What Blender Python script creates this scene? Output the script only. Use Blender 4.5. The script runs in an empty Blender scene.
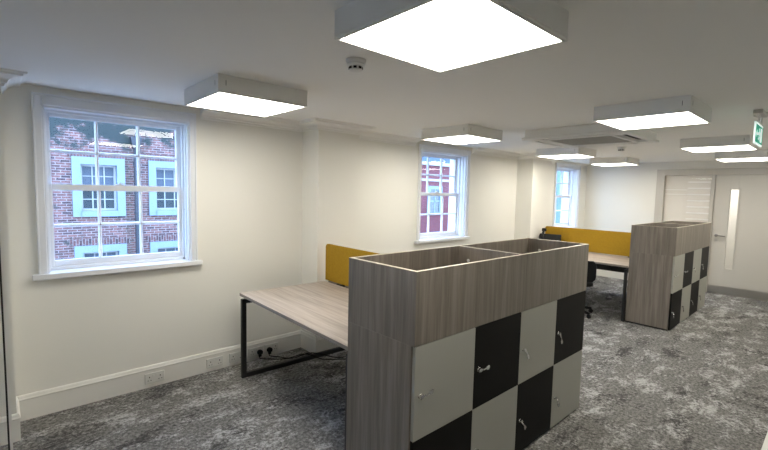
import bpy, bmesh, math, random
from mathutils import Vector, Matrix
random.seed(7)
PI = math.pi
col = bpy.context.scene.collection

# ------------------------------------------------------------------ materials
def nmat(name):
    m = bpy.data.materials.new(name); m.use_nodes = True
    nt = m.node_tree; b = nt.nodes['Principled BSDF']
    return m, nt, b
def N(nt, t, **kw):
    n = nt.nodes.new(t)
    for k, v in kw.items():
        if k in n.inputs.keys() if hasattr(n.inputs, 'keys') else False: n.inputs[k].default_value = v
        else: setattr(n, k, v)
    return n
def setin(n, **kw):
    for k, v in kw.items(): n.inputs[k.replace('_', ' ')].default_value = v
def ramp(nt, stops):
    r = nt.nodes.new('ShaderNodeValToRGB'); e = r.color_ramp.elements
    while len(e) < len(stops): e.new(0.5)
    for i, (p, c) in enumerate(stops):
        e[i].position = p; e[i].color = (*c, 1)
    return r
def plain(name, c, rough=.5, metal=0, spec=.5, bump=0, bscale=80, var=0, vscale=3):
    m, nt, b = nmat(name)
    b.inputs['Base Color'].default_value = (*c, 1); b.inputs['Roughness'].default_value = rough
    b.inputs['Metallic'].default_value = metal; b.inputs['Specular IOR Level'].default_value = spec
    tc = nt.nodes.new('ShaderNodeTexCoord')
    if var:
        n = nt.nodes.new('ShaderNodeTexNoise'); setin(n, Scale=vscale, Detail=4.0)
        nt.links.new(tc.outputs['Object'], n.inputs['Vector'])
        r = ramp(nt, [(.3, tuple(x*(1-var) for x in c)), (.7, tuple(min(1, x*(1+var)) for x in c))])
        nt.links.new(n.outputs['Fac'], r.inputs['Fac']); nt.links.new(r.outputs['Color'], b.inputs['Base Color'])
    if bump:
        n = nt.nodes.new('ShaderNodeTexNoise'); setin(n, Scale=bscale, Detail=3.0)
        nt.links.new(tc.outputs['Object'], n.inputs['Vector'])
        bp = nt.nodes.new('ShaderNodeBump'); bp.inputs['Strength'].default_value = bump; bp.inputs['Distance'].default_value = .004
        nt.links.new(n.outputs['Fac'], bp.inputs['Height']); nt.links.new(bp.outputs['Normal'], b.inputs['Normal'])
    return m
def wood(name, dark, mid, light, axis='z', rough=.5):
    m, nt, b = nmat(name); L = nt.links
    tc = nt.nodes.new('ShaderNodeTexCoord')
    def mapped(sc):
        mp = nt.nodes.new('ShaderNodeMapping'); L.new(tc.outputs['Object'], mp.inputs['Vector'])
        mp.inputs['Scale'].default_value = sc; return mp
    def S(a, g): return {'z': (a, a, g), 'y': (a, g, a), 'x': (g, a, a)}[axis]
    m1 = mapped(S(30, 1.3)); n1 = nt.nodes.new('ShaderNodeTexNoise'); setin(n1, Scale=1.0, Detail=6.0, Roughness=.62, Distortion=.5)
    L.new(m1.outputs[0], n1.inputs['Vector'])
    m2 = mapped(S(190, 5)); n2 = nt.nodes.new('ShaderNodeTexNoise'); setin(n2, Scale=1.0, Detail=3.0, Roughness=.6)
    L.new(m2.outputs[0], n2.inputs['Vector'])
    m3 = mapped(S(5, .5)); n3 = nt.nodes.new('ShaderNodeTexNoise'); setin(n3, Scale=1.0, Detail=2.0)
    L.new(m3.outputs[0], n3.inputs['Vector'])
    r = ramp(nt, [(.32, dark), (.5, mid), (.68, light)])
    a1 = nt.nodes.new('ShaderNodeMath'); a1.operation = 'MULTIPLY_ADD'; L.new(n2.outputs['Fac'], a1.inputs[0]); a1.inputs[1].default_value = .3
    L.new(n1.outputs['Fac'], a1.inputs[2])
    a2 = nt.nodes.new('ShaderNodeMath'); a2.operation = 'MULTIPLY_ADD'; L.new(n3.outputs['Fac'], a2.inputs[0]); a2.inputs[1].default_value = .35
    L.new(a1.outputs[0], a2.inputs[2])
    a3 = nt.nodes.new('ShaderNodeMath'); a3.operation = 'SUBTRACT'; L.new(a2.outputs[0], a3.inputs[0]); a3.inputs[1].default_value = .32
    L.new(a3.outputs[0], r.inputs['Fac']); L.new(r.outputs['Color'], b.inputs['Base Color'])
    b.inputs['Roughness'].default_value = rough
    bp = nt.nodes.new('ShaderNodeBump'); bp.inputs['Strength'].default_value = .12; bp.inputs['Distance'].default_value = .002
    L.new(n2.outputs['Fac'], bp.inputs['Height']); L.new(bp.outputs['Normal'], b.inputs['Normal'])
    return m
def emis(name, c, s, base=(.8, .8, .8)):
    m, nt, b = nmat(name)
    b.inputs['Base Color'].default_value = (*base, 1)
    b.inputs['Emission Color'].default_value = (*c, 1); b.inputs['Emission Strength'].default_value = s
    return m
def glass(name, tint=(1, 1, 1), refl=1.0):
    m = bpy.data.materials.new(name); m.use_nodes = True; nt = m.node_tree; nt.nodes.clear()
    o = nt.nodes.new('ShaderNodeOutputMaterial'); mx = nt.nodes.new('ShaderNodeMixShader')
    t = nt.nodes.new('ShaderNodeBsdfTransparent'); t.inputs[0].default_value = (*tint, 1)
    g = nt.nodes.new('ShaderNodeBsdfGlossy'); g.inputs['Roughness'].default_value = .0
    f = nt.nodes.new('ShaderNodeFresnel'); f.inputs['IOR'].default_value = 1.45
    mm = nt.nodes.new('ShaderNodeMath'); mm.operation = 'MULTIPLY'; mm.inputs[1].default_value = refl
    ge = nt.nodes.new('ShaderNodeNewGeometry'); iv = nt.nodes.new('ShaderNodeMapRange'); iv.inputs[3].default_value = 1.45; iv.inputs[4].default_value = 1/1.45
    nt.links.new(ge.outputs['Backfacing'], iv.inputs[0]); nt.links.new(iv.outputs[0], f.inputs['IOR'])
    nt.links.new(f.outputs[0], mm.inputs[0]); nt.links.new(mm.outputs[0], mx.inputs[0])
    nt.links.new(t.outputs[0], mx.inputs[1]); nt.links.new(g.outputs[0], mx.inputs[2]); nt.links.new(mx.outputs[0], o.inputs[0])
    return m
def brick(name, c1, c2, mortar, stain=0, bw=.21, bh=.062, vert=False):
    m, nt, b = nmat(name); L = nt.links
    tc = nt.nodes.new('ShaderNodeTexCoord'); sx = nt.nodes.new('ShaderNodeSeparateXYZ'); L.new(tc.outputs['Object'], sx.inputs[0])
    cx = nt.nodes.new('ShaderNodeCombineXYZ')
    L.new(sx.outputs['X'], cx.inputs['Y' if vert else 'X']); L.new(sx.outputs['Z'], cx.inputs['X' if vert else 'Y'])
    br = nt.nodes.new('ShaderNodeTexBrick'); L.new(cx.outputs[0], br.inputs['Vector'])
    setin(br, Scale=1.0, Mortar_Size=.012, Brick_Width=bw, Row_Height=bh, Bias=-.1)
    br.inputs['Color1'].default_value = (*c1, 1); br.inputs['Color2'].default_value = (*c2, 1); br.inputs['Mortar'].default_value = (*mortar, 1)
    n = nt.nodes.new('ShaderNodeTexNoise'); setin(n, Scale=9.0, Detail=5.0, Roughness=.7); L.new(cx.outputs[0], n.inputs['Vector'])
    r = ramp(nt, [(.3, (.45, .42, .42)), (.55, (1, 1, 1)), (.75, (1.25, 1.2, 1.2))]); L.new(n.outputs['Fac'], r.inputs['Fac'])
    mx = nt.nodes.new('ShaderNodeMix'); mx.data_type = 'RGBA'; mx.blend_type = 'MULTIPLY'; mx.inputs[0].default_value = .85
    L.new(br.outputs['Color'], mx.inputs[6]); L.new(r.outputs['Color'], mx.inputs[7])
    out = mx.outputs[2]
    if stain:   # soot and moss crust below the coping, and a damp streak behind the pipe
        ns = nt.nodes.new('ShaderNodeTexNoise'); setin(ns, Scale=1.6, Detail=6.0, Roughness=.7); L.new(cx.outputs[0], ns.inputs['Vector'])
        mr = nt.nodes.new('ShaderNodeMapRange'); L.new(sx.outputs['Z'], mr.inputs[0])
        mr.inputs[1].default_value = 2.7; mr.inputs[2].default_value = 3.7
        ad = nt.nodes.new('ShaderNodeMath'); ad.operation = 'MULTIPLY_ADD'; L.new(mr.outputs[0], ad.inputs[0]); ad.inputs[1].default_value = .22; L.new(ns.outputs['Fac'], ad.inputs[2])
        r2 = ramp(nt, [(.57, (0, 0, 0)), (.68, (1, 1, 1))]); L.new(ad.outputs[0], r2.inputs['Fac'])
        m2 = nt.nodes.new('ShaderNodeMix'); m2.data_type = 'RGBA'; L.new(r2.outputs['Color'], m2.inputs[0])
        L.new(out, m2.inputs[6]); m2.inputs[7].default_value = (.025, .032, .03, 1)
        ab = nt.nodes.new('ShaderNodeMath'); ab.operation = 'SUBTRACT'; L.new(sx.outputs['X'], ab.inputs[0]); ab.inputs[1].default_value = 3.62
        ab2 = nt.nodes.new('ShaderNodeMath'); ab2.operation = 'ABSOLUTE'; L.new(ab.outputs[0], ab2.inputs[0])
        mr2 = nt.nodes.new('ShaderNodeMapRange'); L.new(ab2.outputs[0], mr2.inputs[0])
        mr2.inputs[1].default_value = .05; mr2.inputs[2].default_value = .36; mr2.inputs[3].default_value = .30; mr2.inputs[4].default_value = 0
        ad2 = nt.nodes.new('ShaderNodeMath'); ad2.operation = 'MULTIPLY_ADD'; L.new(n.outputs['Fac'], ad2.inputs[0]); ad2.inputs[1].default_value = .7; L.new(mr2.outputs[0], ad2.inputs[2])
        r3 = ramp(nt, [(.62, (0, 0, 0)), (.75, (1, 1, 1))]); L.new(ad2.outputs[0], r3.inputs['Fac'])
        m3 = nt.nodes.new('ShaderNodeMix'); m3.data_type = 'RGBA'; L.new(r3.outputs['Color'], m3.inputs[0])
        L.new(m2.outputs[2], m3.inputs[6]); m3.inputs[7].default_value = (.022, .032, .018, 1)
        out = m3.outputs[2]
    L.new(out, b.inputs['Base Color']); b.inputs['Roughness'].default_value = .95
    return m
def carpet(name):
    m, nt, b = nmat(name); L = nt.links
    tc = nt.nodes.new('ShaderNodeTexCoord')
    def noise(sc, det, rough, dist=0, off=(0, 0, 0), stretch=(1, 1, 1)):
        mp = nt.nodes.new('ShaderNodeMapping'); mp.inputs['Location'].default_value = off; mp.inputs['Scale'].default_value = stretch
        L.new(tc.outputs['Object'], mp.inputs['Vector'])
        n = nt.nodes.new('ShaderNodeTexNoise'); setin(n, Scale=sc, Detail=det, Roughness=rough, Distortion=dist); L.new(mp.outputs[0], n.inputs['Vector']); return n
    big = noise(1.3, 5, .6, .2); lt = noise(4.2, 12, .78, .25, (3, 7, 0), (.8, 1.25, 1)); dk = noise(3.0, 12, .76, .25, (11, 2, 0), (.8, 1.25, 1)); fine = noise(42, 5, .8); speck = noise(230, 2, .6)
    def madd(a, k, c):
        q = nt.nodes.new('ShaderNodeMath'); q.operation = 'MULTIPLY_ADD'; L.new(a, q.inputs[0]); q.inputs[1].default_value = k
        if isinstance(c, (int, float)): q.inputs[2].default_value = c
        else: L.new(c, q.inputs[2])
        return q.outputs[0]
    def mask(src, lo, hi):
        q = nt.nodes.new('ShaderNodeMapRange'); q.inputs[1].default_value = lo; q.inputs[2].default_value = hi; L.new(src, q.inputs[0]); return q.outputs[0]
    def mixc(f, a, c):
        q = nt.nodes.new('ShaderNodeMix'); q.data_type = 'RGBA'; L.new(f, q.inputs[0])
        if isinstance(a, tuple): q.inputs[6].default_value = (*a, 1)
        else: L.new(a, q.inputs[6])
        q.inputs[7].default_value = (*c, 1); return q.outputs[2]
    lf = madd(fine.outputs['Fac'], .30, madd(big.outputs['Fac'], .25, lt.outputs['Fac'])); df = madd(fine.outputs['Fac'], -.30, madd(big.outputs['Fac'], -.25, dk.outputs['Fac']))
    c = mixc(mask(fine.outputs['Fac'], .38, .62), (.12, .116, .110), (.245, .240, .230))
    c = mixc(mask(lf, .785, .885), c, (.42, .417, .41))
    c = mixc(mask(df, .26, .35), c, (.070, .068, .066))
    r = ramp(nt, [(.36, (.62, .62, .62)), (.64, (1.3, 1.3, 1.3))]); L.new(fine.outputs['Fac'], r.inputs['Fac'])
    mu = nt.nodes.new('ShaderNodeMix'); mu.data_type = 'RGBA'; mu.blend_type = 'MULTIPLY'; mu.inputs[0].default_value = .8; L.new(c, mu.inputs[6]); L.new(r.outputs['Color'], mu.inputs[7])
    L.new(mu.outputs[2], b.inputs['Base Color'])
    b.inputs['Roughness'].default_value = 1.0; b.inputs['Specular IOR Level'].default_value = .1
    bp = nt.nodes.new('ShaderNodeBump'); bp.inputs['Strength'].default_value = .35; bp.inputs['Distance'].default_value = .004
    L.new(speck.outputs['Fac'], bp.inputs['Height']); L.new(bp.outputs['Normal'], b.inputs['Normal'])
    return m

M = {}
M['wall'] = plain('wall_paint', (.81, .80, .75), .8, bump=.05, bscale=120)
M['ceil'] = plain('ceiling_paint', (.87, .865, .84), .9, bump=.04, bscale=100)
M['trim'] = plain('white_gloss_paint', (.82, .81, .77), .35)
M['sash'] = plain('white_window_paint', (.80, .82, .85), .35)
M['carpet'] = carpet('mottled_carpet')
M['oak'] = wood('grey_oak_laminate', (.150, .129, .106), (.205, .177, .149), (.270, .237, .204), 'z', .45)
M['desk'] = wood('pale_oak_laminate', (.30, .25, .215), (.42, .365, .32), (.52, .465, .42), 'y', .4)
M['edge'] = plain('pale_edge_band', (.62, .56, .46), .4)
M['deskedge'] = plain('grey_edge_band', (.24, .215, .19), .5)
M['grey'] = plain('light_grey_laminate', (.40, .40, .36), .55)
M['dark'] = plain('black_laminate', (.006, .0056, .0053), .55, spec=.15)
M['gap'] = plain('carcass_shadow_black', (.012, .012, .012), .8, spec=.1)
M['chrome'] = plain('polished_nickel', (.8, .8, .8), .18, 1)
M['steel'] = plain('satin_steel', (.55, .54, .52), .35, 1)
M['handle'] = plain('brushed_handle', (.30, .29, .28), .3, 1)
M['blackmetal'] = plain('black_powder_coat', (.012, .012, .013), .45)
M['felt'] = plain('mustard_felt', (.36, .215, .022), .95, spec=.1, bump=.5, bscale=350, var=.08, vscale=60)
M['housing'] = plain('light_housing_white', (.80, .80, .77), .5)
M['lamp'] = emis('lit_diffuser', (1, .945, .83), 17.5)
M['corrlamp'] = emis('corridor_diffuser', (1, .95, .88), 22.0)
M['plastic'] = plain('white_plastic', (.72, .72, .69), .35)
M['dplastic'] = plain('dark_plastic', (.009, .009, .010), .6, spec=.2)
M['mesh'] = plain('black_chair_mesh', (.012, .012, .013), .9, spec=.2, bump=.4, bscale=400)
M['grille'] = plain('grille_grey', (.42, .41, .38), .6)
M['slot'] = plain('slot_black', (.015, .015, .015), .7)
M['glass'] = glass('window_glass', refl=.55)
M['door'] = plain('door_grey_white', (.60, .58, .54), .4)
M['frame'] = plain('frame_grey_white', (.55, .53, .49), .4)
M['film'] = plain('frosted_film', (.80, .77, .72), .7)
M['film_reflection'] = plain('clear_white_band', (.95, .94, .92), .4)
M['green'] = emis('exit_green', (0.0, .32, .22), .5, (0, .3, .18))
M['signwhite'] = emis('exit_white', (.8, 1, .95), .75, (.8, .8, .8))
M['brick'] = brick('stained_old_brick', (.20, .085, .07), (.04, .024, .028), (.25, .21, .205), 1, .27, .088)
M['brickv'] = brick('soldier_brick', (.14, .055, .05), (.04, .023, .026), (.20, .17, .165), 0, .3, .09, True)
M['redbrick'] = brick('red_brick', (.17, .025, .03), (.12, .022, .028), (.12, .06, .065), 0)
M['stone'] = plain('pale_painted_stone', (.17, .215, .275), .7, var=.06)
M['band'] = plain('white_stone_band', (.30, .30, .29), .7, var=.06)
M['render'] = plain('pale_blue_render', (.095, .15, .20), .8, var=.1, vscale=1.5)
M['slate'] = plain('blue_slate', (.035, .06, .11), .6, var=.2)
M['pipe'] = plain('black_iron_pipe', (.02, .022, .03), .5)
M['outglass'] = plain('dark_far_glass', (.02, .03, .035), .08, spec=.8)
M['blind'] = plain('pale_blind', (.07, .085, .11), .8)
M['street'] = plain('grey_asphalt', (.10, .10, .11), .9, var=.2)
M['screen'] = plain('phone_display', (.015, .017, .02), .5)

# ------------------------------------------------------------------ mesh helpers
class MB:
    def __init__(s): s.v = []; s.f = []; s.mi = []
    def add(s, vs, fs, mi=0):
        o = len(s.v); s.v += [tuple(v) for v in vs]; s.f += [tuple(i + o for i in f) for f in fs]; s.mi += [mi]*len(fs); return s
    def box(s, x0, x1, y0, y1, z0, z1, mi=0):
        x0, x1 = sorted((x0, x1)); y0, y1 = sorted((y0, y1)); z0, z1 = sorted((z0, z1))
        vs = [(x0, y0, z0), (x1, y0, z0), (x1, y1, z0), (x0, y1, z0), (x0, y0, z1), (x1, y0, z1), (x1, y1, z1), (x0, y1, z1)]
        return s.add(vs, [(3, 2, 1, 0), (4, 5, 6, 7), (0, 1, 5, 4), (1, 2, 6, 5), (2, 3, 7, 6), (3, 0, 4, 7)], mi)
    def obox(s, c, sx, sy, sz, R, mi=0):     # box about c turned by the 3x3 R
        vs = [Vector(c) + R @ Vector((a*sx/2, b*sy/2, d*sz/2)) for d in (-1, 1) for a, b in ((-1, -1), (1, -1), (1, 1), (-1, 1))]
        return s.add(vs, [(3, 2, 1, 0), (4, 5, 6, 7), (0, 1, 5, 4), (1, 2, 6, 5), (2, 3, 7, 6), (3, 0, 4, 7)], mi)
    def prism(s, pts, fn, d0, d1, mi=0):     # outline pts (a,b) pushed between depths; fn(a,b,d)->xyz
        n = len(pts); vs = [fn(a, b, d0) for a, b in pts] + [fn(a, b, d1) for a, b in pts]
        fs = [tuple(range(n))[::-1], tuple(range(n, 2*n))] + [(i, (i+1) % n, n+(i+1) % n, n+i) for i in range(n)]
        return s.add(vs, fs, mi)
    def cyl(s, a, b, r, r2=None, n=16, mi=0, cap=True):
        a = Vector(a); b = Vector(b); r2 = r if r2 is None else r2
        d = (b-a).normalized(); u = d.orthogonal().normalized(); w = d.cross(u)
        vs = []
        for c, rr in ((a, r), (b, r2)):
            for i in range(n):
                t = 2*PI*i/n; vs.append(c + rr*(math.cos(t)*u + math.sin(t)*w))
        fs = [(i, (i+1) % n, n+(i+1) % n, n+i) for i in range(n)]
        if cap: fs += [tuple(range(n))[::-1], tuple(range(n, 2*n))]
        return s.add(vs, fs, mi)
    def lathe(s, prof, c=(0, 0, 0), n=24, mi=0):  # prof (r,z)
        c = Vector(c); vs = [c + Vector((r*math.cos(2*PI*i/n), r*math.sin(2*PI*i/n), z)) for r, z in prof for i in range(n)]
        fs = [(k*n+i, k*n+(i+1) % n, (k+1)*n+(i+1) % n, (k+1)*n+i) for k in range(len(prof)-1) for i in range(n)]
        fs += [tuple(range(n))[::-1], tuple(range((len(prof)-1)*n, len(prof)*n))]
        return s.add(vs, fs, mi)
    def tube(s, pts, r, n=8, mi=0):
        pts = [Vector(p) for p in pts]; rings = []; u = None
        for i, p in enumerate(pts):
            d = (pts[min(i+1, len(pts)-1)] - pts[max(i-1, 0)]).normalized()
            if u is None: u = d.orthogonal().normalized()
            u = (u - d*u.dot(d)).normalized(); w = d.cross(u)
            rings += [p + r*(math.cos(2*PI*k/n)*u + math.sin(2*PI*k/n)*w) for k in range(n)]
        m = len(pts)
        fs = [(k*n+i, k*n+(i+1) % n, (k+1)*n+(i+1) % n, (k+1)*n+i) for k in range(m-1) for i in range(n)]
        fs += [tuple(range(n))[::-1], tuple(range((m-1)*n, m*n))]
        return s.add(rings, fs, mi)
    def build(s, name, mats, parent=None, loc=None, bevel=0, smooth=False, seg=2):
        me = bpy.data.meshes.new(name); me.from_pydata(s.v, [], s.f)
        if not isinstance(mats, (list, tuple)): mats = [mats]
        for m in mats: me.materials.append(m)
        for p, i in zip(me.polygons, s.mi): p.material_index = i
        bm = bmesh.new(); bm.from_mesh(me); bmesh.ops.recalc_face_normals(bm, faces=bm.faces); bm.to_mesh(me); bm.free()
        if smooth:
            for p in me.polygons: p.use_smooth = True
            try: me.set_sharp_from_angle(angle=math.radians(38))
            except Exception: pass
        o = bpy.data.objects.new(name, me); col.objects.link(o)
        if loc is not None: o.location = loc
        if parent is not None: o.parent = parent
        if bevel:
            b = o.modifiers.new('bevel', 'BEVEL'); b.width = bevel; b.segments = seg; b.limit_method = 'ANGLE'; b.angle_limit = math.radians(40)
        return o
def tag(o, label=None, cat=None, group=None, kind=None):
    if label: o['label'] = label
    if cat: o['category'] = cat
    if group: o['group'] = group
    if kind: o['kind'] = kind
    return o
def empty(name, loc=(0, 0, 0), rz=0):
    o = bpy.data.objects.new(name, None); col.objects.link(o); o.location = loc; o.rotation_euler = (0, 0, rz); o.empty_display_size = .1
    return o
def copy_tree(o, parent=None):
    c = o.copy(); col.objects.link(c)
    if parent is not None: c.parent = parent
    for ch in list(o.children): copy_tree(ch, c)
    return c
def smoothpath(pts, k=8):
    P = [Vector(p) for p in pts]; P = [2*P[0]-P[1]] + P + [2*P[-1]-P[-2]]; out = []
    for i in range(1, len(P)-2):
        for j in range(k):
            t = j/k; a, b, c, d = P[i-1], P[i], P[i+1], P[i+2]
            out.append(.5*((2*b) + (c-a)*t + (2*a-5*b+4*c-d)*t*t + (3*b-a-3*c+d)*t**3))
    return out + [P[-2]]
def sweep(mb, path, prof, mi=0):
    """mitred moulding: path of (x,y), room on the right-hand side; prof closed list of (offset, z)"""
    P = [Vector((x, y)) for x, y in path]; rings = []
    for i, p in enumerate(P):
        d0 = (P[i]-P[i-1]).normalized() if i else None; d1 = (P[i+1]-P[i]).normalized() if i < len(P)-1 else None
        n0 = Vector((d0.y, -d0.x)) if d0 else None; n1 = Vector((d1.y, -d1.x)) if d1 else None
        if n0 is None: m = n1
        elif n1 is None: m = n0
        else: m = (n0+n1)/(1+n0.dot(n1))
        rings += [(p.x+m.x*o, p.y+m.y*o, z) for o, z in prof]
    n = len(prof)
    fs = [(k*n+i, k*n+(i+1) % n, (k+1)*n+(i+1) % n, (k+1)*n+i) for k in range(len(P)-1) for i in range(n)]
    fs += [tuple(range(n))[::-1], tuple(range((len(P)-1)*n, len(P)*n))]
    mb.add(rings, fs, mi)

# ------------------------------------------------------------------ the room
W = 3.757; X = 9.161; H = 2.30; XB = -2.4; YR = -1.6; RX = 4.3; RY = -.30
PF = 3.472
piers = [(-.55, .044), (2.30, 2.80), (6.40, 7.00)]
wins = [(-1.30, 3), (.725, 3), (4.535, 3), (8.26, 3)]  # first one is out of view, added to bring in bluish daylight
WZ0, WZ1 = 1.015, 2.205
HW = .48
def S(o, l=None): return tag(o, l, None, None, 'structure')
S(MB().box(XB-.3, X+1.9, YR-.3, W+.30, -.2, 0).build('floor', M['carpet']))
S(MB().box(XB-.3, X+1.9, YR-.3, W+.30, H, H+.25).build('ceiling', M['ceil']))
mb = MB(); xs = XB-.3
for cx, _ in wins:
    mb.box(xs, cx-HW, W, W+.30, 0, H); mb.box(cx-HW, cx+HW, W, W+.30, 0, WZ0-.01); mb.box(cx-HW, cx+HW, W, W+.30, WZ1, H); xs = cx+HW
mb.box(xs, X+1.9, W, W+.30, 0, H)
for a, b in piers: mb.box(a, b, PF, W+.01, 0, H)
S(mb.build('wall_left', M['wall']))
# far wall with the door screen opening
DY0, DY1, DZ = .54, 2.469, 2.16
S(MB().box(X, X+.14, DY1-.01, W, 0, H).box(X, X+.14, DY0, DY1-.01, DZ-.01, H).box(X, X+.14, RY-.2, DY0, 0, H).build('wall_far', M['wall']))
S(MB().box(RX, X+1.9, RY-.14, RY, 0, H).build('wall_right', M['wall']))
S(MB().box(XB-.3, RX, YR-.3, YR, 0, H).box(RX, RX+.14, YR-.3, RY-.14, 0, H).box(X+1.76, X+1.9, RY, W, 0, H).build('wall_front', M['wall']))
S(MB().box(XB-.3, XB, YR, W, 0, H).build('wall_back', M['wall']))

base = [(0, 0), (.014, 0), (.014, .142), (.018, .146), (.018, .152), (.014, .160), (.012, .170), (.008, .178), (0, .180)]
mb = MB()
pth = [(-.55, PF), (.044, PF), (.044, W), (2.30, W), (2.30, PF), (2.80, PF), (2.80, W), (6.40, W), (6.40, PF), (7.0, PF), (7.0, W), (X, W)]
sweep(mb, pth, base); sweep(mb, [(XB, W), (-.55, W), (-.55, PF)], base)
S(mb.build('baseboard_left', M['trim']))
mb = MB(); sweep(mb, [(X, W-.02), (X, DY1+.004)], base); S(mb.build('baseboard_far', M['trim']))
mb = MB(); sweep(mb, [(X, RY), (RX, RY), (RX, YR)], base); S(mb.build('baseboard_right', M['trim']))
cor = [(0, 2.215), (.012, 2.215), (.014, 2.232), (.024, 2.236)]
for i in range(7):
    t = i/6*PI/2; cor.append((.028+.062*(1-math.cos(t)), 2.238+.036*math.sin(t)))
cor += [(.098, 2.277), (.100, 2.288), (.118, 2.290), (.120, 2.3005), (0, 2.3005)]
def cornice(n, path):
    m_ = MB(); sweep(m_, path, cor); S(m_.build('trim_%d' % n, M['ceil']))
cornice(4, [(XB, W), (-2.0, W)])
cornice(1, [(-.55, PF), (.044, PF), (.044, W)])
cornice(2, [(1.30, W), (2.30, W), (2.30, PF), (2.80, PF), (2.80, W), (3.93, W)])
cornice(3, [(5.14, W), (6.40, W), (6.40, PF), (7.0, PF), (7.0, W), (7.66, W)])

# ------------------------------------------------------------------ sash windows (origin: centre of opening on wall face)
def sash(root, y, z0, z1, rows, bot, top, cols, name):
    hw = .474; st = .048; d = .036; m_ = MB()
    m_.box(-hw, -hw+st, y, y+d, z0, z1).box(hw-st, hw, y, y+d, z0, z1)
    m_.box(-hw+st, hw-st, y, y+d, z0, z0+bot).box(-hw+st, hw-st, y, y+d, z1-top, z1)
    gx0, gx1, gz0, gz1 = -hw+st, hw-st, z0+bot, z1-top
    s_ = m_.build(name, M['sash'], root, bevel=.003)
    b_ = MB(); t = .011
    prof = [(-t, .004), (-t, .020), (-.004, .034), (.004, .034), (t, .020), (t, .004)]
    for i in range(1, cols):
        cx = gx0+(gx1-gx0)*i/cols
        b_.prism([(cx+a, y+d-b) for a, b in prof], lambda a, b, z: (a, b, z), gz0, gz1)
    for i in range(1, rows):
        cz = gz0+(gz1-gz0)*i/rows
        b_.prism([(y+d-b, cz+a) for a, b in prof], lambda a, b, x: (x, a, b), gx0, gx1)
    b_.build('glazing_bar', M['sash'], s_)
    MB().box(gx0-.004, gx1+.004, y+d-.012, y+d-.008, gz0-.004, gz1+.004).build('glass_pane', M['glass'], s_)
    return s_
def window(n, cx, cols):
    w = S(empty('window_%d' % n, (cx, W, 0)))
    a = MB()                         # architrave with an outer bead
    ow = .53
    for s_ in (-1, 1):
        a.box(s_*HW, s_*ow, -.022, .0, WZ0, 2.25); a.box(s_*(ow-.012), s_*ow, -.034, -.0225, WZ0, 2.25)
    a.box(-HW+.0005, HW-.0005, -.022, .0, WZ1-.030, 2.25); a.box(-ow+.0125, ow-.0125, -.034, -.0225, 2.236, 2.25)
    a.build('architrave', M['sash'], w, bevel=.003)
    b = MB()                         # reveal lining and beads of the box frame
    for s_ in (-1, 1):
        b.box(s_*HW, s_*(HW-.014), 0, .29, WZ0, WZ1-.03)
        b.box(s_*(HW-.014), s_*(HW-.030), .095, .118, WZ0, WZ1-.044)
        b.box(s_*(HW-.014), s_*(HW-.022), .04, .07, WZ0, WZ1-.044)
    b.box(-HW, HW, 0, .29, WZ1-.044, WZ1-.001); b.box(-HW+.03, HW-.03, .095, .118, WZ1-.06, WZ1-.044)
    b.box(-HW+.014, HW-.014, .095, .28, WZ0, WZ0+.022)
    b.build('window_frame', M['sash'], w, bevel=.002)
    MB().box(-.566, .566, -.048, .0, .975, 1.0148).box(-HW, HW, 0, .13, 1.0, 1.0148).build('window_sill', M['sash'], w, bevel=.006, seg=3)
    MB().box(-.5, .5, .20, .36, .97, 1.005).build('outer_sill', M['sash'], w)
    lo = sash(w, .122, 1.037, 1.640, 2, .045, .046, cols, 'lower_sash')
    up = sash(w, .162, 1.600, 2.163, 2, .040, .040, cols, 'upper_sash')
    MB().box(-.03, .03, .124, .150, 1.6405, 1.648).cyl((0, .137, 1.648), (0, .137, 1.656), .010).box(-.004, .028, .130, .144, 1.656, 1.660).build('sash_latch', M['steel'], lo)
    for s_ in (-1, 1): MB().cyl((s_*(HW-.002), .06, 1.45), (s_*(HW-.024), .06, 1.45), .006, n=10).build('sash_stop', M['steel'], w)
for i, (cx, cols) in enumerate(wins): window(i+1, cx, cols)

# ------------------------------------------------------------------ far door screen
d1 = S(empty('door_1', (X, 0, 0)))
fr = MB()
fr.box(-.012, .15, 2.341, DY1, 0, DZ).box(-.012, .15, DY0, 2.341, 2.05, DZ).box(-.012, .15, 1.586, 1.641, 0, 2.05).box(-.012, .15, DY0, .60, 0, 2.05)
fr.box(-.004, .14, 1.641, 2.341, 0, .12)
fr.build('door_frame', M['frame'], d1, bevel=.004)
gp = MB().box(.055, .063, 1.63, 2.35, .115, 2.06).build('side_glass', M['glass'], d1)
fb = MB().box(.064, .068, 1.642, 2.34, .121, 2.049)
fb.build('frosted_film', M['film'], d1)
bd = MB()  # white stripes: frosted bands plus painted-in reflections of the ceiling panels
for z in (1.93, 1.82, 1.71, 1.60, 1.49, 1.38, 1.27): bd.box(.050, .0545, 1.645, 1.985, z-.012, z+.012)
for z in (1.79, 1.71): bd.box(.050, .0545, 1.99, 2.335, z-.007, z+.007)
bd.build('manifestation_reflection_stripes', M['film_reflection'], d1)
lf = MB()
y0, y1, v0, v1, z0, z1 = .603, 1.583, 1.262, 1.372, .45, 1.80
lf.box(.02, .065, y0, v0, .006, 2.047).box(.02, .065, v1, y1, .006, 2.047).box(.02, .065, v0, v1, .006, z0).box(.02, .065, v0, v1, z1, 2.047)
leaf = lf.build('door_leaf', M['door'], d1, bevel=.002)
vb = MB()
vb.box(.010, .0195, v0-.022, v0, z0-.022, z1+.022).box(.010, .0195, v1, v1+.022, z0-.022, z1+.022).box(.010, .0195, v0, v1, z0-.022, z0).box(.010, .0195, v0, v1, z1, z1+.022)
vb.build('vision_bead', M['door'], leaf, bevel=.002)
MB().box(.040, .046, v0, v1, z0, z1).build('vision_glass', M['glass'], leaf)
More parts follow.
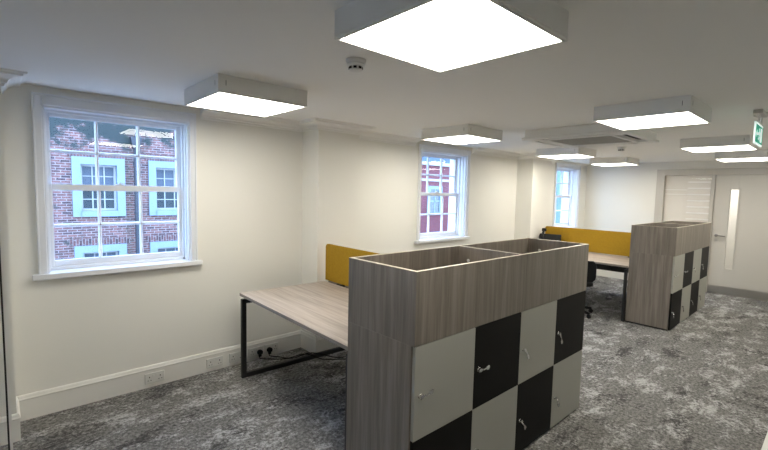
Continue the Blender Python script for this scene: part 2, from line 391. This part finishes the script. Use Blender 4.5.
hd = MB().cyl((.019, 1.515, 1.01), (.008, 1.515, 1.01), .026, n=24).cyl((.010, 1.515, 1.01), (-.042, 1.515, 1.01), .010)
hd.tube([(-.040, 1.52, 1.01), (-.045, 1.50, 1.01), (-.045, 1.44, 1.01), (-.044, 1.385, 1.008)], .010, 12)
hd.build('door_handle', M['handle'], leaf, smooth=True)
MB().cyl((.019, 1.515, .93), (.010, 1.515, .93), .024, n=24).build('lock_escutcheon', M['steel'], leaf)
MB().box(.017, .0195, y0+.01, y1-.01, .012, .145).build('kick_plate', M['steel'], leaf)
# corridor beyond
S(MB().box(X+1.60, X+1.74, RY+.001, W-.001, 0, H-.001).build('wall_end', M['wall']))

# ------------------------------------------------------------------ ceiling lights
def ceiling_light(name='ceiling_light', mat=None):
    r = empty(name)
    h = .30; m_ = MB()
    m_.box(-h, h, -h, h, -.094, 0)
    m_.box(-h, h, -h, -h+.014, -.106, -.0945).box(-h, h, h-.014, h, -.106, -.0945).box(-h, -h+.014, -h+.0145, h-.0145, -.106, -.0945).box(h-.014, h, -h+.0145, h-.0145, -.106, -.0945)
    m_.build('housing', M['housing'], r, bevel=.002)
    MB().box(-h+.016, h-.016, -h+.016, h-.016, -.103, -.0945).build('diffuser', mat or M['lamp'], r)
    for sx, sy in ((-1, -1), (1, 1)):
        MB().box(sx*(h-.045), sx*(h-.048), sy*(h+.0006), sy*h, -.062, -.032).build('fixing_slot', M['gap'], r)
        MB().box(sx*(h+.0006), sx*h, sy*(h-.045), sy*(h-.048), -.062, -.032).build('fixing_slot', M['gap'], r)
    return r
L0 = ceiling_light()
spots = [
 (1.245, 1.03, 'largest square ceiling light, nearest to the smoke detector and above the lockers with the planter'),
 (1.27, 2.81, 'square ceiling light just above the right corner of the nearest sash window'),
 (3.64, 2.80, 'square ceiling light directly above the middle sash window'),
 (3.60, 1.03, 'square ceiling light between the largest light and the green exit sign'),
 (6.08, 2.80, 'square ceiling light above the farthest window, in line with the air conditioning cassette'),
 (5.98, 1.03, 'square ceiling light beside the green exit sign, over the far lockers'),
 (7.99, 2.82, 'smallest square ceiling light, in front of the blank far wall'),
 (7.79, 1.03, 'square ceiling light nearest the grey door with the tall glass slot'),
]
for i, (x, y, lab) in enumerate(spots):
    o = L0 if i == 0 else copy_tree(L0)
    o.location = (x, y, H); tag(o, lab, 'ceiling light', 'square surface mounted ceiling lights')
cl = ceiling_light('ceiling_light', M['corrlamp']); cl.location = (X+.9, 1.6, H)
tag(cl, 'corridor ceiling light beyond the glazed door', 'ceiling light')

# ------------------------------------------------------------------ ceiling cassette
ac = tag(empty('air_conditioner', (4.54, 1.85, H)), 'square white air conditioning cassette boxed below the ceiling', 'air conditioner')
h = .49
MB().box(-h+.02, h-.02, -h+.02, h-.02, -.075, 0).build('housing', M['housing'], ac, bevel=.003)
m_ = MB(); i_ = .31; o_ = .445; t0, t1 = -.10, -.0755
m_.box(-h, h, -h, -o_, t0, t1).box(-h, h, o_, h, t0, t1).box(-h, -o_, -o_, o_, t0, t1).box(o_, h, -o_, o_, t0, t1)
m_.box(-i_-.03, i_+.03, -i_-.03, -i_, t0, t1).box(-i_-.03, i_+.03, i_, i_+.03, t0, t1).box(-i_-.03, -i_, -i_, i_, t0, t1).box(i_, i_+.03, -i_, i_, t0, t1)
for a in (-1, 1):
    for b in (-1, 1): m_.box(a*o_, a*i_*1.03, b*o_, b*i_*1.03, t0, t1)
m_.build('fascia', M['housing'], ac, bevel=.004)
g_ = MB().box(-i_, i_, -i_, i_, -.090, -.0755)
for k in range(21): g_.box(-i_+.01, i_-.01, -.298+k*.0292, -.290+k*.0292, -.0965, -.0905)
g_.build('intake_grille', M['grille'], ac)
for k in range(4):
    R_ = Matrix.Rotation(k*PI/2, 3, 'Z')
    MB().obox(R_ @ Vector((0, -.392, -.078)), .56, .100, .004, R_, 1).obox(R_ @ Vector((0, -.380, -.090)), .55, .055, .005, R_ @ Matrix.Rotation(.35, 3, 'X'), 0).build('louvre_flap', [M['housing'], M['slot']], ac)

# ------------------------------------------------------------------ smoke detectors
def detector(x, y, lab):
    r = tag(empty('smoke_detector', (x, y, H)), lab, 'smoke detector', 'round ceiling smoke detectors')
    MB().lathe([(.052, 0), (.052, -.012), (.047, -.018), (.03, -.018)]).build('base', M['plastic'], r, smooth=True)
    hd_ = MB().lathe([(.044, -.0185), (.046, -.026), (.038, -.030), (.034, -.033), (.034, -.050), (.028, -.054), (.012, -.056)]).build('sensor_head', M['plastic'], r, smooth=True)
    s_ = MB()
    for k in range(8):
        t = 2*PI*k/8; s_.obox((.0345*math.cos(t), .0345*math.sin(t), -.042), .003, .016, .011, Matrix.Rotation(t, 3, 'Z'))
    s_.build('vent_slots', M['gap'], hd_)
detector(1.37, 1.737, 'white smoke detector on the ceiling between the two nearest lights')
detector(6.167, 2.10, 'small white smoke detector on the ceiling beyond the air conditioning cassette')

# ------------------------------------------------------------------ exit sign
ex = tag(empty('exit_sign', (4.235, .50, H)), 'hanging green and white running man exit sign under the ceiling', 'exit sign')
MB().box(-.10, .16, -.028, .028, -.028, 0).lathe([(.05, 0), (.05, -.02), (.03, -.03)], (.10, 0, 0)).build('ceiling_mount', M['steel'], ex, bevel=.003)
MB().cyl((-.02, 0, -.028), (-.02, 0, -.085), .006).cyl((.12, 0, -.028), (.12, 0, -.085), .006).box(-.15, .18, -.010, .010, -.098, -.085).build('hanger', M['plastic'], ex)
pn = MB().box(-.18, .18, -.005, .005, -.250, -.098).build('sign_panel', M['signwhite'], ex, bevel=.002)
pc = MB(); wc = MB()
for s_ in (-1, 1):
    pc.box(-.168, .168, s_*.0052, s_*.0062, -.238, -.110)
    y0_, y1_ = s_*.0064, s_*.0072
    def q(pts, y0_=y0_, y1_=y1_): wc.prism(pts, lambda a, b, d: (a, d, b-.174), y0_, y1_)
    q([(.055, -.05), (.125, -.05), (.125, .05), (.055, .05)])                      # doorway
    q([(-.055, -.008), (-.115, -.008), (-.115, .008), (-.055, .008)])              # arrow shaft
    q([(-.150, 0), (-.112, -.028), (-.112, .028)])
    q([(-.004+.011*math.cos(t*PI/5), .037+.011*math.sin(t*PI/5)) for t in range(10)])
    q([(-.018, .022), (.006, .024), (.012, .006), (.004, -.012), (-.012, -.008)])  # torso
    q([(-.018, .022), (-.036, .012), (-.040, -.004), (-.033, -.005), (-.028, .006), (-.012, .012)])
    q([(.006, .024), (.022, .010), (.036, .014), (.036, .007), (.020, .001), (.008, .010)])
    q([(.004, -.012), (.022, -.022), (.018, -.046), (.010, -.046), (.012, -.027), (-.006, -.014)])
    q([(-.012, -.008), (-.022, -.030), (-.046, -.030), (-.046, -.038), (-.018, -.038), (-.002, -.014)])
pc.build('green_field', M['green'], pn); wc.build('running_man_pictogram', M['signwhite'], pn)

# ------------------------------------------------------------------ locker banks
LW = 1.878; LD = .499; ZT = 1.281; ZD = .930; ZM = .470; DT = .019
def lockers():
    r = empty('locker_bank')
    c = MB(); t = .018; y0 = DT+.003
    c.box(0, t, y0, LD, .02, ZD)
    c.build('end_panel', M['oak'], r, bevel=.0008)
    MB().box(LW-t, LW, y0, LD, .02, ZD).build('end_panel', M['oak'], r, bevel=.0008)
    MB().box(t, LW-t, LD-t, LD, .02, ZD-.0185).build('back_panel', M['oak'], r)
    MB().box(t, LW-t, y0+.001, LD-t, .02, .038).box(t, LW-t, y0+.001, LD-t, ZM-.009, ZM+.009).box(t, LW-t, y0+.001, LD-t, ZD-.018, ZD-.0004).build('shelf', M['gap'], r)
    for k in (1, 2, 3): MB().box(LW*k/4-.009, LW*k/4+.009, y0+.002, LD-t-.001, .0385, ZD-.0185).build('partition', M['gap'], r)
    MB().box(.004, LW-.004, y0+.004, LD-.004, 0, .0198).build('plinth', M['blackmetal'], r)
    dw = (LW-.007)/4
    for row in (1, 0):
        for k in range(4):
            lt = (k + row) % 2 == 1
            x0 = .006+dw*k+.0015; x1 = .006+dw*(k+1)-.0015
            z0, z1 = ((ZM+.0015, ZD-.003) if row else (.014, ZM-.0015))
            d_ = MB().box(x0, x1, 0, DT, z0, z1).build('door', M['grey' if lt else 'dark'], r, bevel=.0012)
            d_['label'] = 'light grey locker door' if lt else 'black locker door'
            zc = (z0+z1)/2-.012; lx = x0+.036
            MB().lathe([(.0125, 0), (.0125, .004), (.010, .007), (.010, .016), (.007, .018)], n=20).build('lock', M['chrome'], d_, smooth=True)
            lk = d_.children[-1] if len(d_.children) else None
            for ch in d_.children:
                if ch.name.startswith('lock'): ch.location = (lx, 0, zc); ch.rotation_euler = (PI/2, 0, 0)
            ang = {(1, 0): .15, (1, 1): 0.02, (1, 2): -1.0, (1, 3): -1.25, (0, 0): -1.2, (0, 1): -1.3, (0, 2): -.95, (0, 3): -1.15}[(row, k)]
            ky = MB(); R_ = Matrix.Rotation(-ang, 3, 'Y')
            def P_(a, b, d): 
                v = R_ @ Vector((a, 0, b)); return (lx+v.x, -.020-d, zc+v.z)
            ky.prism([(-.012, -.009), (.012, -.009), (.012, .009), (-.012, .009)], P_, -.004, -.0015)
            ky.prism([(.012, -.004), (.030, -.004), (.030, .004), (.012, .004)], P_, -.0035, -.001)
            # hanging spare key with a folded bow
            ky.prism([(.022, -.0045), (.046, -.005), (.052, -.011), (.068, -.012), (.076, -.007), (.076, .007), (.068, .012), (.052, .011), (.046, .005), (.022, .0045)], P_, -.0015, .0025)
            ky.build('key', M['chrome'], d_)
    return r
def planter():
    r = empty('planter_box'); t = .018; z0, z1 = 0, ZT-ZD
    ins = MB()
    def panel(name, x0, x1, y0, y1):
        o = MB().box(x0, x1, y0, y1, z0, z1-.0018).build(name, M['oak'], r)
        MB().box(x0, x1, y0, y1, z1-.0018, z1).build('edge_band', M['edge'], o); return o
    panel('front_panel', 0, LW, 0, t); panel('back_panel', 0, LW, LD-t, LD)
    panel('end_panel', 0, t, t+.0002, LD-t-.0002); e2 = panel('end_panel', LW-t, LW, t+.0002, LD-t-.0002)
    dv = panel('divider', LW/2-t/2, LW/2+t/2, t+.0002, LD-t-.0002)
    MB().box(t+.0005, LW-t-.0005, t+.0005, LD-t-.0005, 0.0005, .018).build('base_panel', M['oak'], r)
    for x, y, p_ in ((LW-t, .09, e2), (LW-t, LD-.12, e2), (LW/2-t/2, LD-.10, dv), (LW/2-t/2, .10, dv)):
        MB().cyl((x, y, z1-.09), (x-.0015, y, z1-.09), .011, n=16).build('cover_cap', M['plastic'], p_)
    return r
la = lockers(); pa = planter()
lb = copy_tree(la); pb = copy_tree(pa)
la.location = (1.389, 1.293, 0); pa.location = (1.389, 1.293, ZD+.0005)
lb.location = (6.056, 1.380, 0); pb.location = (6.056, 1.380, ZD+.0005)
tag(la, 'larger checkerboard grey and black locker bank, beside the nearer desk', 'lockers', 'wood grain locker banks with chequered doors')
tag(lb, 'checkerboard grey and black locker bank near the grey door', 'lockers', 'wood grain locker banks with chequered doors')
tag(pa, 'open grey oak planter trough on the larger, nearer lockers', 'planter', 'open planter troughs on locker tops')
tag(pb, 'open grey oak planter trough on the far lockers near the door', 'planter', 'open planter troughs on locker tops')

# ------------------------------------------------------------------ bench desks
def bench(w):
    r = empty('bench_desk'); ZT_ = .745; g = .0
    for a, b in ((0, w/2-.022), (w/2+.022, w)):
        t_ = MB().box(a, b, 0, 1.60, .72, .745).build('desktop', M['desk'], r, bevel=.0015)
        MB().box(a-.0012, a-.0001, .001, 1.599, .721, .744).build('edge_band', M['deskedge'], t_); MB().box(b+.0001, b+.0012, .001, 1.599, .721, .744).build('edge_band', M['deskedge'], t_)
    for y in (.008, 1.558):
        m_ = MB(); s = .040
        m_.box(.004, .004+s, y, y+.034, 0, .695).box(w-.004-s, w-.004, y, y+.034, 0, .695)
        m_.box(.004+s, w-.004-s, y, y+.034, 0, s).box(.004+s, w-.004-s, y, y+.034, .655, .695)
        for x in (.10, w/2-.08, w/2+.06, w-.12): m_.box(x, x+.03, y+.005, y+.029, .695, .7195)
        m_.build('leg_frame', M['blackmetal'], r, bevel=.003)
    for x in (.28, w/2-.16, w/2+.12, w-.32): MB().box(x, x+.04, .05, 1.557, .655, .69).build('crossbeam', M['blackmetal'], r)
    MB().box(w/2-.10, w/2+.10, .25, 1.45, .52, .524).box(w/2-.10, w/2-.096, .25, 1.45, .524, .60).box(w/2+.096, w/2+.10, .25, 1.45, .524, .60).build('cable_tray', M['blackmetal'], r)
    return r
DW = 1.76
ba = bench(DW); bb = copy_tree(ba)
ba.location = (1.461, 1.866, 0); ba.rotation_euler.z = -.03; bb.location = (6.03, 1.8815, 0)
for ch in bb.children: pass
tag(ba, 'pale oak bench desk on black loop legs beside the larger, nearer lockers', 'desk', 'pale oak bench desks')
tag(bb, 'pale oak bench desk with black frame beside the lockers near the door', 'desk', 'pale oak bench desks')
def screen():
    r = empty('desk_screen'); L_ = 1.595; h_ = .358; R_ = .035
    pts = [(0, 0), (L_, 0)]
    for c, a0 in (((L_-R_, h_-R_), 0), ((R_, h_-R_), PI/2)):
        for i in range(7): t = a0+i/6*PI/2; pts.append((c[0]+R_*math.cos(t), c[1]+R_*math.sin(t)))
    MB().prism(pts, lambda a, b, d: (d, a, b), -.0125, .0125).build('felt_panel', M['felt'], r, bevel=.004)
    for y in (.25, L_-.25): MB().box(-.0195, .0195, y-.04, y+.04, -.050, -.0005).build('bracket', M['blackmetal'], r)
    return r
sa = screen(); sb = copy_tree(sa)
sa.location = (1.461+.88, 1.850, .757); sa.rotation_euler.z = -.03; sb.location = (6.03+.88, 1.872, .757)
tag(sa, 'mustard yellow felt screen standing on the nearer desk', 'desk screen', 'mustard desk dividers')
tag(sb, 'mustard yellow felt screen on the far desk beside the black phone', 'desk screen', 'mustard desk dividers')

# ------------------------------------------------------------------ wall sockets in the skirting
def socket(x, lab, z=.077, plugs=()):
    r = tag(empty('wall_socket', (x, W-.0145, z)), lab, 'wall socket', 'double sockets in the skirting')
    MB().box(-.073, .073, -.012, 0, -.043, .043).build('face_plate', M['plastic'], r, bevel=.003)
    for s_ in (-1, 1):
        MB().box(s_*.012-.006, s_*.012+.006, -.0145, -.0123, .012, .030).build('switch', M['plastic'], r, bevel=.001)
        MB().box(s_*.040-.0035, s_*.040+.0035, -.0128, -.0122, .006, .016).box(s_*.040-.014, s_*.040-.007, -.0128, -.0122, -.018, -.013).box(s_*.040+.007, s_*.040+.014, -.0128, -.0122, -.018, -.013).build('pin_holes', M['gap'], r)
    return r
socket(.905, 'double socket alone in the skirting under the nearest window, farthest from the desk')
socket(1.395, 'empty double socket between the lone socket and the one touching the desk leg')
socket(1.60, 'empty double socket in the skirting right beside the black desk leg')
socket(1.785, 'double socket in the skirting whose plug is nearer the desk leg')
socket(1.95, 'double socket under the desk, last one before the wall pier')
def cable(px, pts, lab):
    r = tag(empty('power_cable', (0, 0, 0)), lab, 'cable', 'black power leads under the desk')
    yb = W-.029
    MB().prism([(px+.026*math.cos(t*PI/8), .072+.024*math.sin(t*PI/8)) for t in range(16)], lambda a, b, d: (a, d, b), yb-.030, yb).box(px-.012, px+.012, yb-.028, yb-.004, .030, .052).build('plug', M['dplastic'], r, bevel=.004)
    MB().tube(smoothpath([(px, yb-.016, .034), (px, yb-.02, .014)] + pts, 7), .0045).build('lead', M['dplastic'], r, smooth=True)
cable(1.817, [(1.90, 3.64, .006), (2.02, 3.56, .006), (2.16, 3.44, .052), (2.30, 3.30, .006), (2.62, 3.14, .006), (2.84, 3.24, .006), (2.88, 3.36, .03), (2.86, 3.36, .20), (2.70, 3.34, .45), (2.46, 3.2, .530)], 'black plug and lead under the desk, nearer the desk leg')
cable(1.918, [(1.97, 3.66, .006), (2.06, 3.52, .012), (2.22, 3.43, .053), (2.42, 3.26, .006), (2.60, 3.28, .006), (2.68, 3.42, .052), (2.66, 3.40, .16), (2.56, 3.3, .40), (2.40, 3.15, .530)], 'black plug and lead under the desk, nearer the wall pier')

# ------------------------------------------------------------------ desk phone
ph = tag(empty('desk_phone', (6.66, 3.27, .7455), .25), 'black desk phone on the far desk, by the end of its yellow screen', 'phone')
R1 = Matrix.Rotation(-.95, 3, 'Y')
MB().prism([(-.11, 0), (.10, 0), (.10, .03), (.075, .175), (.05, .185), (-.11, .03)], lambda a, b, d: (a, d, b), -.13, .13).build('body', M['dplastic'], ph, bevel=.006)
hs = MB(); hs.tube(smoothpath([(-.075, .075, .10), (-.05, .075, .155), (.0, .075, .20), (.04, .075, .235)], 5), .016, 10)
hs.lathe([(.026, 0), (.03, .012), (.026, .03)], (-.085, .075, .062)).lathe([(.026, 0), (.03, .012), (.026, .035)], (.045, .075, .212)); hs.build('handset', M['dplastic'], ph, smooth=True)
MB().obox((-.0, -.045, .122), .07, .10, .006, Matrix.Rotation(-.76, 3, 'Y')).build('display', M['screen'], ph)

ph.scale = (1.3, 1.3, 1.4)
# ------------------------------------------------------------------ office chair at the far desk
ch = tag(empty('office_chair', (5.90, 2.52, 0), .52), 'black office chair tucked under the far desk, mostly hidden behind the nearer lockers', 'office chair')
m_ = MB()
for k in range(5):
    t = 2*PI*k/5-1.15; c_, s_ = math.cos(t), math.sin(t)
    m_.tube([(.03*c_, .03*s_, .10), (.15*c_, .15*s_, .085), (.29*c_, .29*s_, .065)], .018, 8)
m_.lathe([(.045, .06), (.045, .13), (.03, .14)]); m_.build('star_base', M['dplastic'], ch, smooth=True)
for k in range(5):
    t = 2*PI*k/5-1.15; c_, s_ = math.cos(t)*.29, math.sin(t)*.29
    w_ = MB().cyl((c_-.012*math.sin(t), s_+.012*math.cos(t), .028), (c_+.012*math.sin(t), s_-.012*math.cos(t), .028), .0275, n=18).cyl((c_, s_, .045), (c_, s_, .066), .008).build('castor', M['dplastic'], ch)
MB().cyl((0, 0, .13), (0, 0, .40), .024).box(-.08, .08, -.07, .07, .395, .425).build('gas_lift', M['dplastic'], ch)
se = MB(); rows = []
for z, k in ((.425, .90), (.437, 1.0), (.470, 1.0), (.485, .93)):
    for i in range(32):
        t = 2*PI*i/32; cx_, sx_ = math.cos(t), math.sin(t); e = .45
        se.v.append((.235*k*math.copysign(abs(cx_)**e, cx_), .24*k*math.copysign(abs(sx_)**e, sx_), z))
n_ = 32
se.f = [(k*n_+i, k*n_+(i+1) % n_, (k+1)*n_+(i+1) % n_, (k+1)*n_+i) for k in range(3) for i in range(n_)] + [tuple(range(n_))[::-1], tuple(range(3*n_, 4*n_))]; se.mi = [0]*len(se.f)
se.build('seat', M['mesh'], ch, smooth=True)
bk = MB(); nu, nv = 12, 8; out = []
for side in (0, 1):
    for j in range(nv+1):
        v = j/nv; z = .50+.29*v
        for i in range(nu+1):
            u = i/nu*2-1; wd = .25*(1-.04*v) * (1-.16*(2*v-1)**6)
            x = -.25-.05*v+.035*u*u - (.028 if side else 0); bk.v.append((x, u*wd, z))
st_ = (nu+1)*(nv+1)
for j in range(nv):
    for i in range(nu):
        a = j*(nu+1)+i; bk.f += [(a, a+1, a+nu+2, a+nu+1), (st_+a, st_+a+nu+1, st_+a+nu+2, st_+a+1)]
for i in range(nu): bk.f += [(i, st_+i, st_+i+1, i+1), (nv*(nu+1)+i, nv*(nu+1)+i+1, st_+nv*(nu+1)+i+1, st_+nv*(nu+1)+i)]
for j in range(nv):
    a = j*(nu+1); b = a+nu+1; bk.f += [(a, b, st_+b, st_+a)]; a += nu; b += nu; bk.f += [(a, st_+a, st_+b, b)]
bk.mi = [0]*len(bk.f); bk.build('backrest', M['mesh'], ch, bevel=.008, smooth=True)
MB().tube(smoothpath([(-.06, 0, .41), (-.20, 0, .42), (-.29, 0, .47), (-.315, 0, .62)], 5), .018, 8).build('back_support', M['dplastic'], ch, smooth=True)


# ------------------------------------------------------------------ glass partition at far left
gp_ = tag(empty('glass_partition', (0, 2.9, 0)), 'clear glass screen edge with a thin dark seal, before the wall pier left of the nearest window', 'glass partition')
MB().box(-1.3, -.006, -.006, .006, .01, H-.01).build('glass_panel', M['glass'], gp_)
MB().box(-.004, .004, -.010, .010, 0, H).build('dark_seal', M['blackmetal'], gp_)
MB().box(.0042, .016, -.012, .012, 0, H).build('edge_strip', M['trim'], gp_)

bx = tag(empty('storage_box', (3.65, .108, 0)), 'corner of a low white box on the carpet at the bottom right', 'box')
MB().box(-.28, .28, -.150, .150, 0, .05).build('body', M['plastic'], bx, bevel=.002)
MB().box(-.284, .284, -.154, .154, .0505, .075).build('lid', M['plastic'], bx, bevel=.002)

# ------------------------------------------------------------------ outside
YF = 18.0
def fpart(root, name, m_, x0, x1, y0, y1, z0, z1): return MB().box(x0, x1, y0, y1, z0, z1).build(name, m_, root)
bl = tag(empty('brick_building', (0, YF, 0)), 'old stained brick building seen through the nearest window', 'building')
wr = [(1.92, 3.50, .52, 2.60), (4.28, 5.86, .52, 2.60), (-.45, 1.13, .52, 2.60), (6.64, 8.22, .52, 2.60), (1.92, 3.50, -2.65, -.50), (4.28, 5.86, -2.65, -.50), (-.45, 1.13, -2.65, -.50), (6.64, 8.22, -2.65, -.50)]
fw_ = MB()
xs_ = sorted({-6, 14} | {v for r_ in wr for v in r_[:2]}); zs_ = sorted({-4.2, 7.5} | {v for r_ in wr for v in r_[2:]})
for i in range(len(xs_)-1):
    for j in range(len(zs_)-1):
        a, b, c, d = xs_[i], xs_[i+1], zs_[j], zs_[j+1]
        if any(a >= r_[0]-1e-4 and b <= r_[1]+1e-4 and c >= r_[2]-1e-4 and d <= r_[3]+1e-4 for r_ in wr): continue
        fw_.box(a, b, 0, .4, c, d)
fw_.box(-6, 14, .4, 6, -4.2, 7.5)
fw_.build('brick_wall', M['brick'], bl)
for k, (a, b, c, d) in enumerate(wr):
    w_ = MB(); t = .25
    w_.box(a, a+t, -.09, .14, c, d).box(b-t, b, -.09, .14, c, d).box(a+t, b-t, -.09, .14, d-t, d).box(a+t, b-t, -.14, .14, c, c+.20)
    w_ = w_.build('window_surround', M['stone'], bl)
    ia, ib, ic, id_ = a+t, b-t, c+.20, d-t; mz = (ic+id_)/2
    s_ = MB(); s_.box(ia, ia+.07, .15, .2, ic, id_).box(ib-.07, ib, .15, .2, ic, id_).box(ia+.07, ib-.07, .15, .2, id_-.07, id_).box(ia+.07, ib-.07, .15, .2, ic, ic+.08)
    s_.box(ia+.07, ib-.07, .14, .2, mz-.035, mz+.035)
    for q_ in (1, 2):
        xx = ia+(ib-ia)*q_/3 if False else ia+(ib-ia)*q_/3
        s_.box(xx-.018, xx+.018, .16, .2, ic+.08, mz-.035).box(xx-.018, xx+.018, .16, .2, mz+.035, id_-.07)
    for zz in ((ic+mz)/2, (mz+id_)/2): s_.box(ia+.07, ib-.07, .165, .2, zz-.016, zz+.016)
    s_.build('sash_bars', M['band'], w_)
    MB().box(ia, ib, .21, .22, ic, id_).build('pane', M['outglass'], w_)
    MB().box(ia+.02, ib-.02, .202, .208, mz, id_).build('blind', M['blind'], w_)
    MB().box(a-.12, b+.12, -.012, -.0005, d, d+.24).build('brick_arch', M['brickv'], bl)
dp = MB().cyl((3.86, -.11, -4.2), (3.86, -.11, 3.0), .075).prism([(-.10, 0), (.10, 0), (.19, .40), (-.19, .40)], lambda a, b, d: (3.86+a, d, 3.0+b), -.25, -.01)
for z in (-3, -1.2, .6, 2.4): dp.cyl((3.86, -.11, z), (3.86, -.11, z+.09), .10)
dp.cyl((3.86, -.11, 3.4), (3.86, -.11, 3.55), .05).build('drain_pipe', M['pipe'], bl)
MB().box(-6.02, 14.02, -.10, 6.02, 7.5, 7.72).build('coping', M['band'], bl)

rb = tag(empty('brick_building', (0, YF, 0)), 'bright red brick building with white bands seen through the middle window', 'building')
rr = MB().box(14.3, 22.6, 0, 6, -4.2, 3.35).build('brick_wall', M['redbrick'], rb)
MB().box(14.25, 22.65, -.12, 6, 3.35, 3.55).box(14.3, 22.6, -.05, -.001, 2.35, 2.50).build('stone_band', M['band'], rb)
MB().prism([(-.1, 3.55), (6, 3.55), (3, 6.5), (.6, 5.6)], lambda a, b, d: (d, a, b), 14.3, 22.6).build('roof', M['slate'], rb)
for xx in (15.6, 18.1, 20.35):
    for zz in (.35, -2.6):
        w_ = MB().box(xx-.25, xx, -.07, -.001, zz, zz+1.7).box(xx+.9, xx+1.15, -.07, -.001, zz, zz+1.7).box(xx, xx+.9, -.07, -.001, zz+1.5, zz+1.7).box(xx-.3, xx+1.2, -.12, -.001, zz-.14, zz).box(xx+.41, xx+.49, -.04, -.001, zz, zz+1.5).box(xx, xx+.9, -.04, -.001, zz+.7, zz+.78).build('window_surround', M['stone'], rb)
        MB().box(xx, xx+.9, -.02, -.001, zz, zz+1.5).build('pane', M['outglass'], w_)
MB().box(22.65, 23.4, -.25, 6, -4.2, 5.5).build('corner_pier', M['stone'], rb)

pb_ = tag(empty('rendered_building', (0, YF, 0)), 'pale blue rendered building seen through the farthest window', 'building')
MB().box(23.6, 52, 0, 6, -4.2, 9).build('rendered_wall', M['render'], pb_)
for xx in (26, 29.5, 33, 36.2, 38.6, 42, 45.5, 49):
    for zz in (-1.6, 1.2, 4.2):
        w_ = MB().box(xx-.1, xx, -.08, -.001, zz, zz+1.5).box(xx+1, xx+1.1, -.08, -.001, zz, zz+1.5).box(xx-.1, xx+1.1, -.08, -.001, zz+1.5, zz+1.62).box(xx-.15, xx+1.15, -.14, -.001, zz-.1, zz).box(xx+.46, xx+.54, -.06, -.001, zz, zz+1.5).build('window_surround', M['band'], pb_)
        MB().box(xx, xx+1, -.03, -.001, zz, zz+1.5).build('pane', M['outglass'], w_)
S(MB().box(-30, 60, W+.8, 40, -4.4, -4.2).build('street', M['street']))

# ------------------------------------------------------------------ world, camera
w = bpy.data.worlds.new('dusk_sky'); bpy.context.scene.world = w; w.use_nodes = True
nt = w.node_tree; bg = nt.nodes['Background']
tc = nt.nodes.new('ShaderNodeTexCoord'); sp = nt.nodes.new('ShaderNodeSeparateXYZ'); nt.links.new(tc.outputs['Generated'], sp.inputs[0])
r = ramp(nt, [(.0, (.36, .56, .95)), (.5, (.46, .68, 1.0)), (1.0, (.28, .50, .98))])
mr = nt.nodes.new('ShaderNodeMapRange'); mr.inputs[1].default_value = -1; nt.links.new(sp.outputs['Z'], mr.inputs[0])
nt.links.new(mr.outputs[0], r.inputs['Fac']); nt.links.new(r.outputs['Color'], bg.inputs['Color']); bg.inputs['Strength'].default_value = 10.0

cam = bpy.data.cameras.new('camera'); co = bpy.data.objects.new('camera', cam); col.objects.link(co)
cam.sensor_width = 36; cam.lens = 424.03*36/768; cam.clip_start = .05; cam.clip_end = 200
fwd = Vector((0.67263023, 0.73574891, -0.0790071)); rt = Vector((0.73907302, -0.67324783, 0.02254859)); up = Vector((0.03660125, 0.07355888, 0.996619))
m4 = Matrix((rt, up, -fwd)).transposed().to_4x4(); m4.translation = (0, 0, 1.64); co.matrix_world = m4
sc = bpy.context.scene; sc.camera = co
sc.view_settings.view_transform = 'Standard'; sc.view_settings.look = 'None'; sc.view_settings.gamma = 1; sc.view_settings.exposure = .1
sc.view_settings.use_curve_mapping = False
sc.cycles.use_denoising = True; sc.cycles.max_bounces = 12; sc.cycles.diffuse_bounces = 6; sc.cycles.transparent_max_bounces = 16
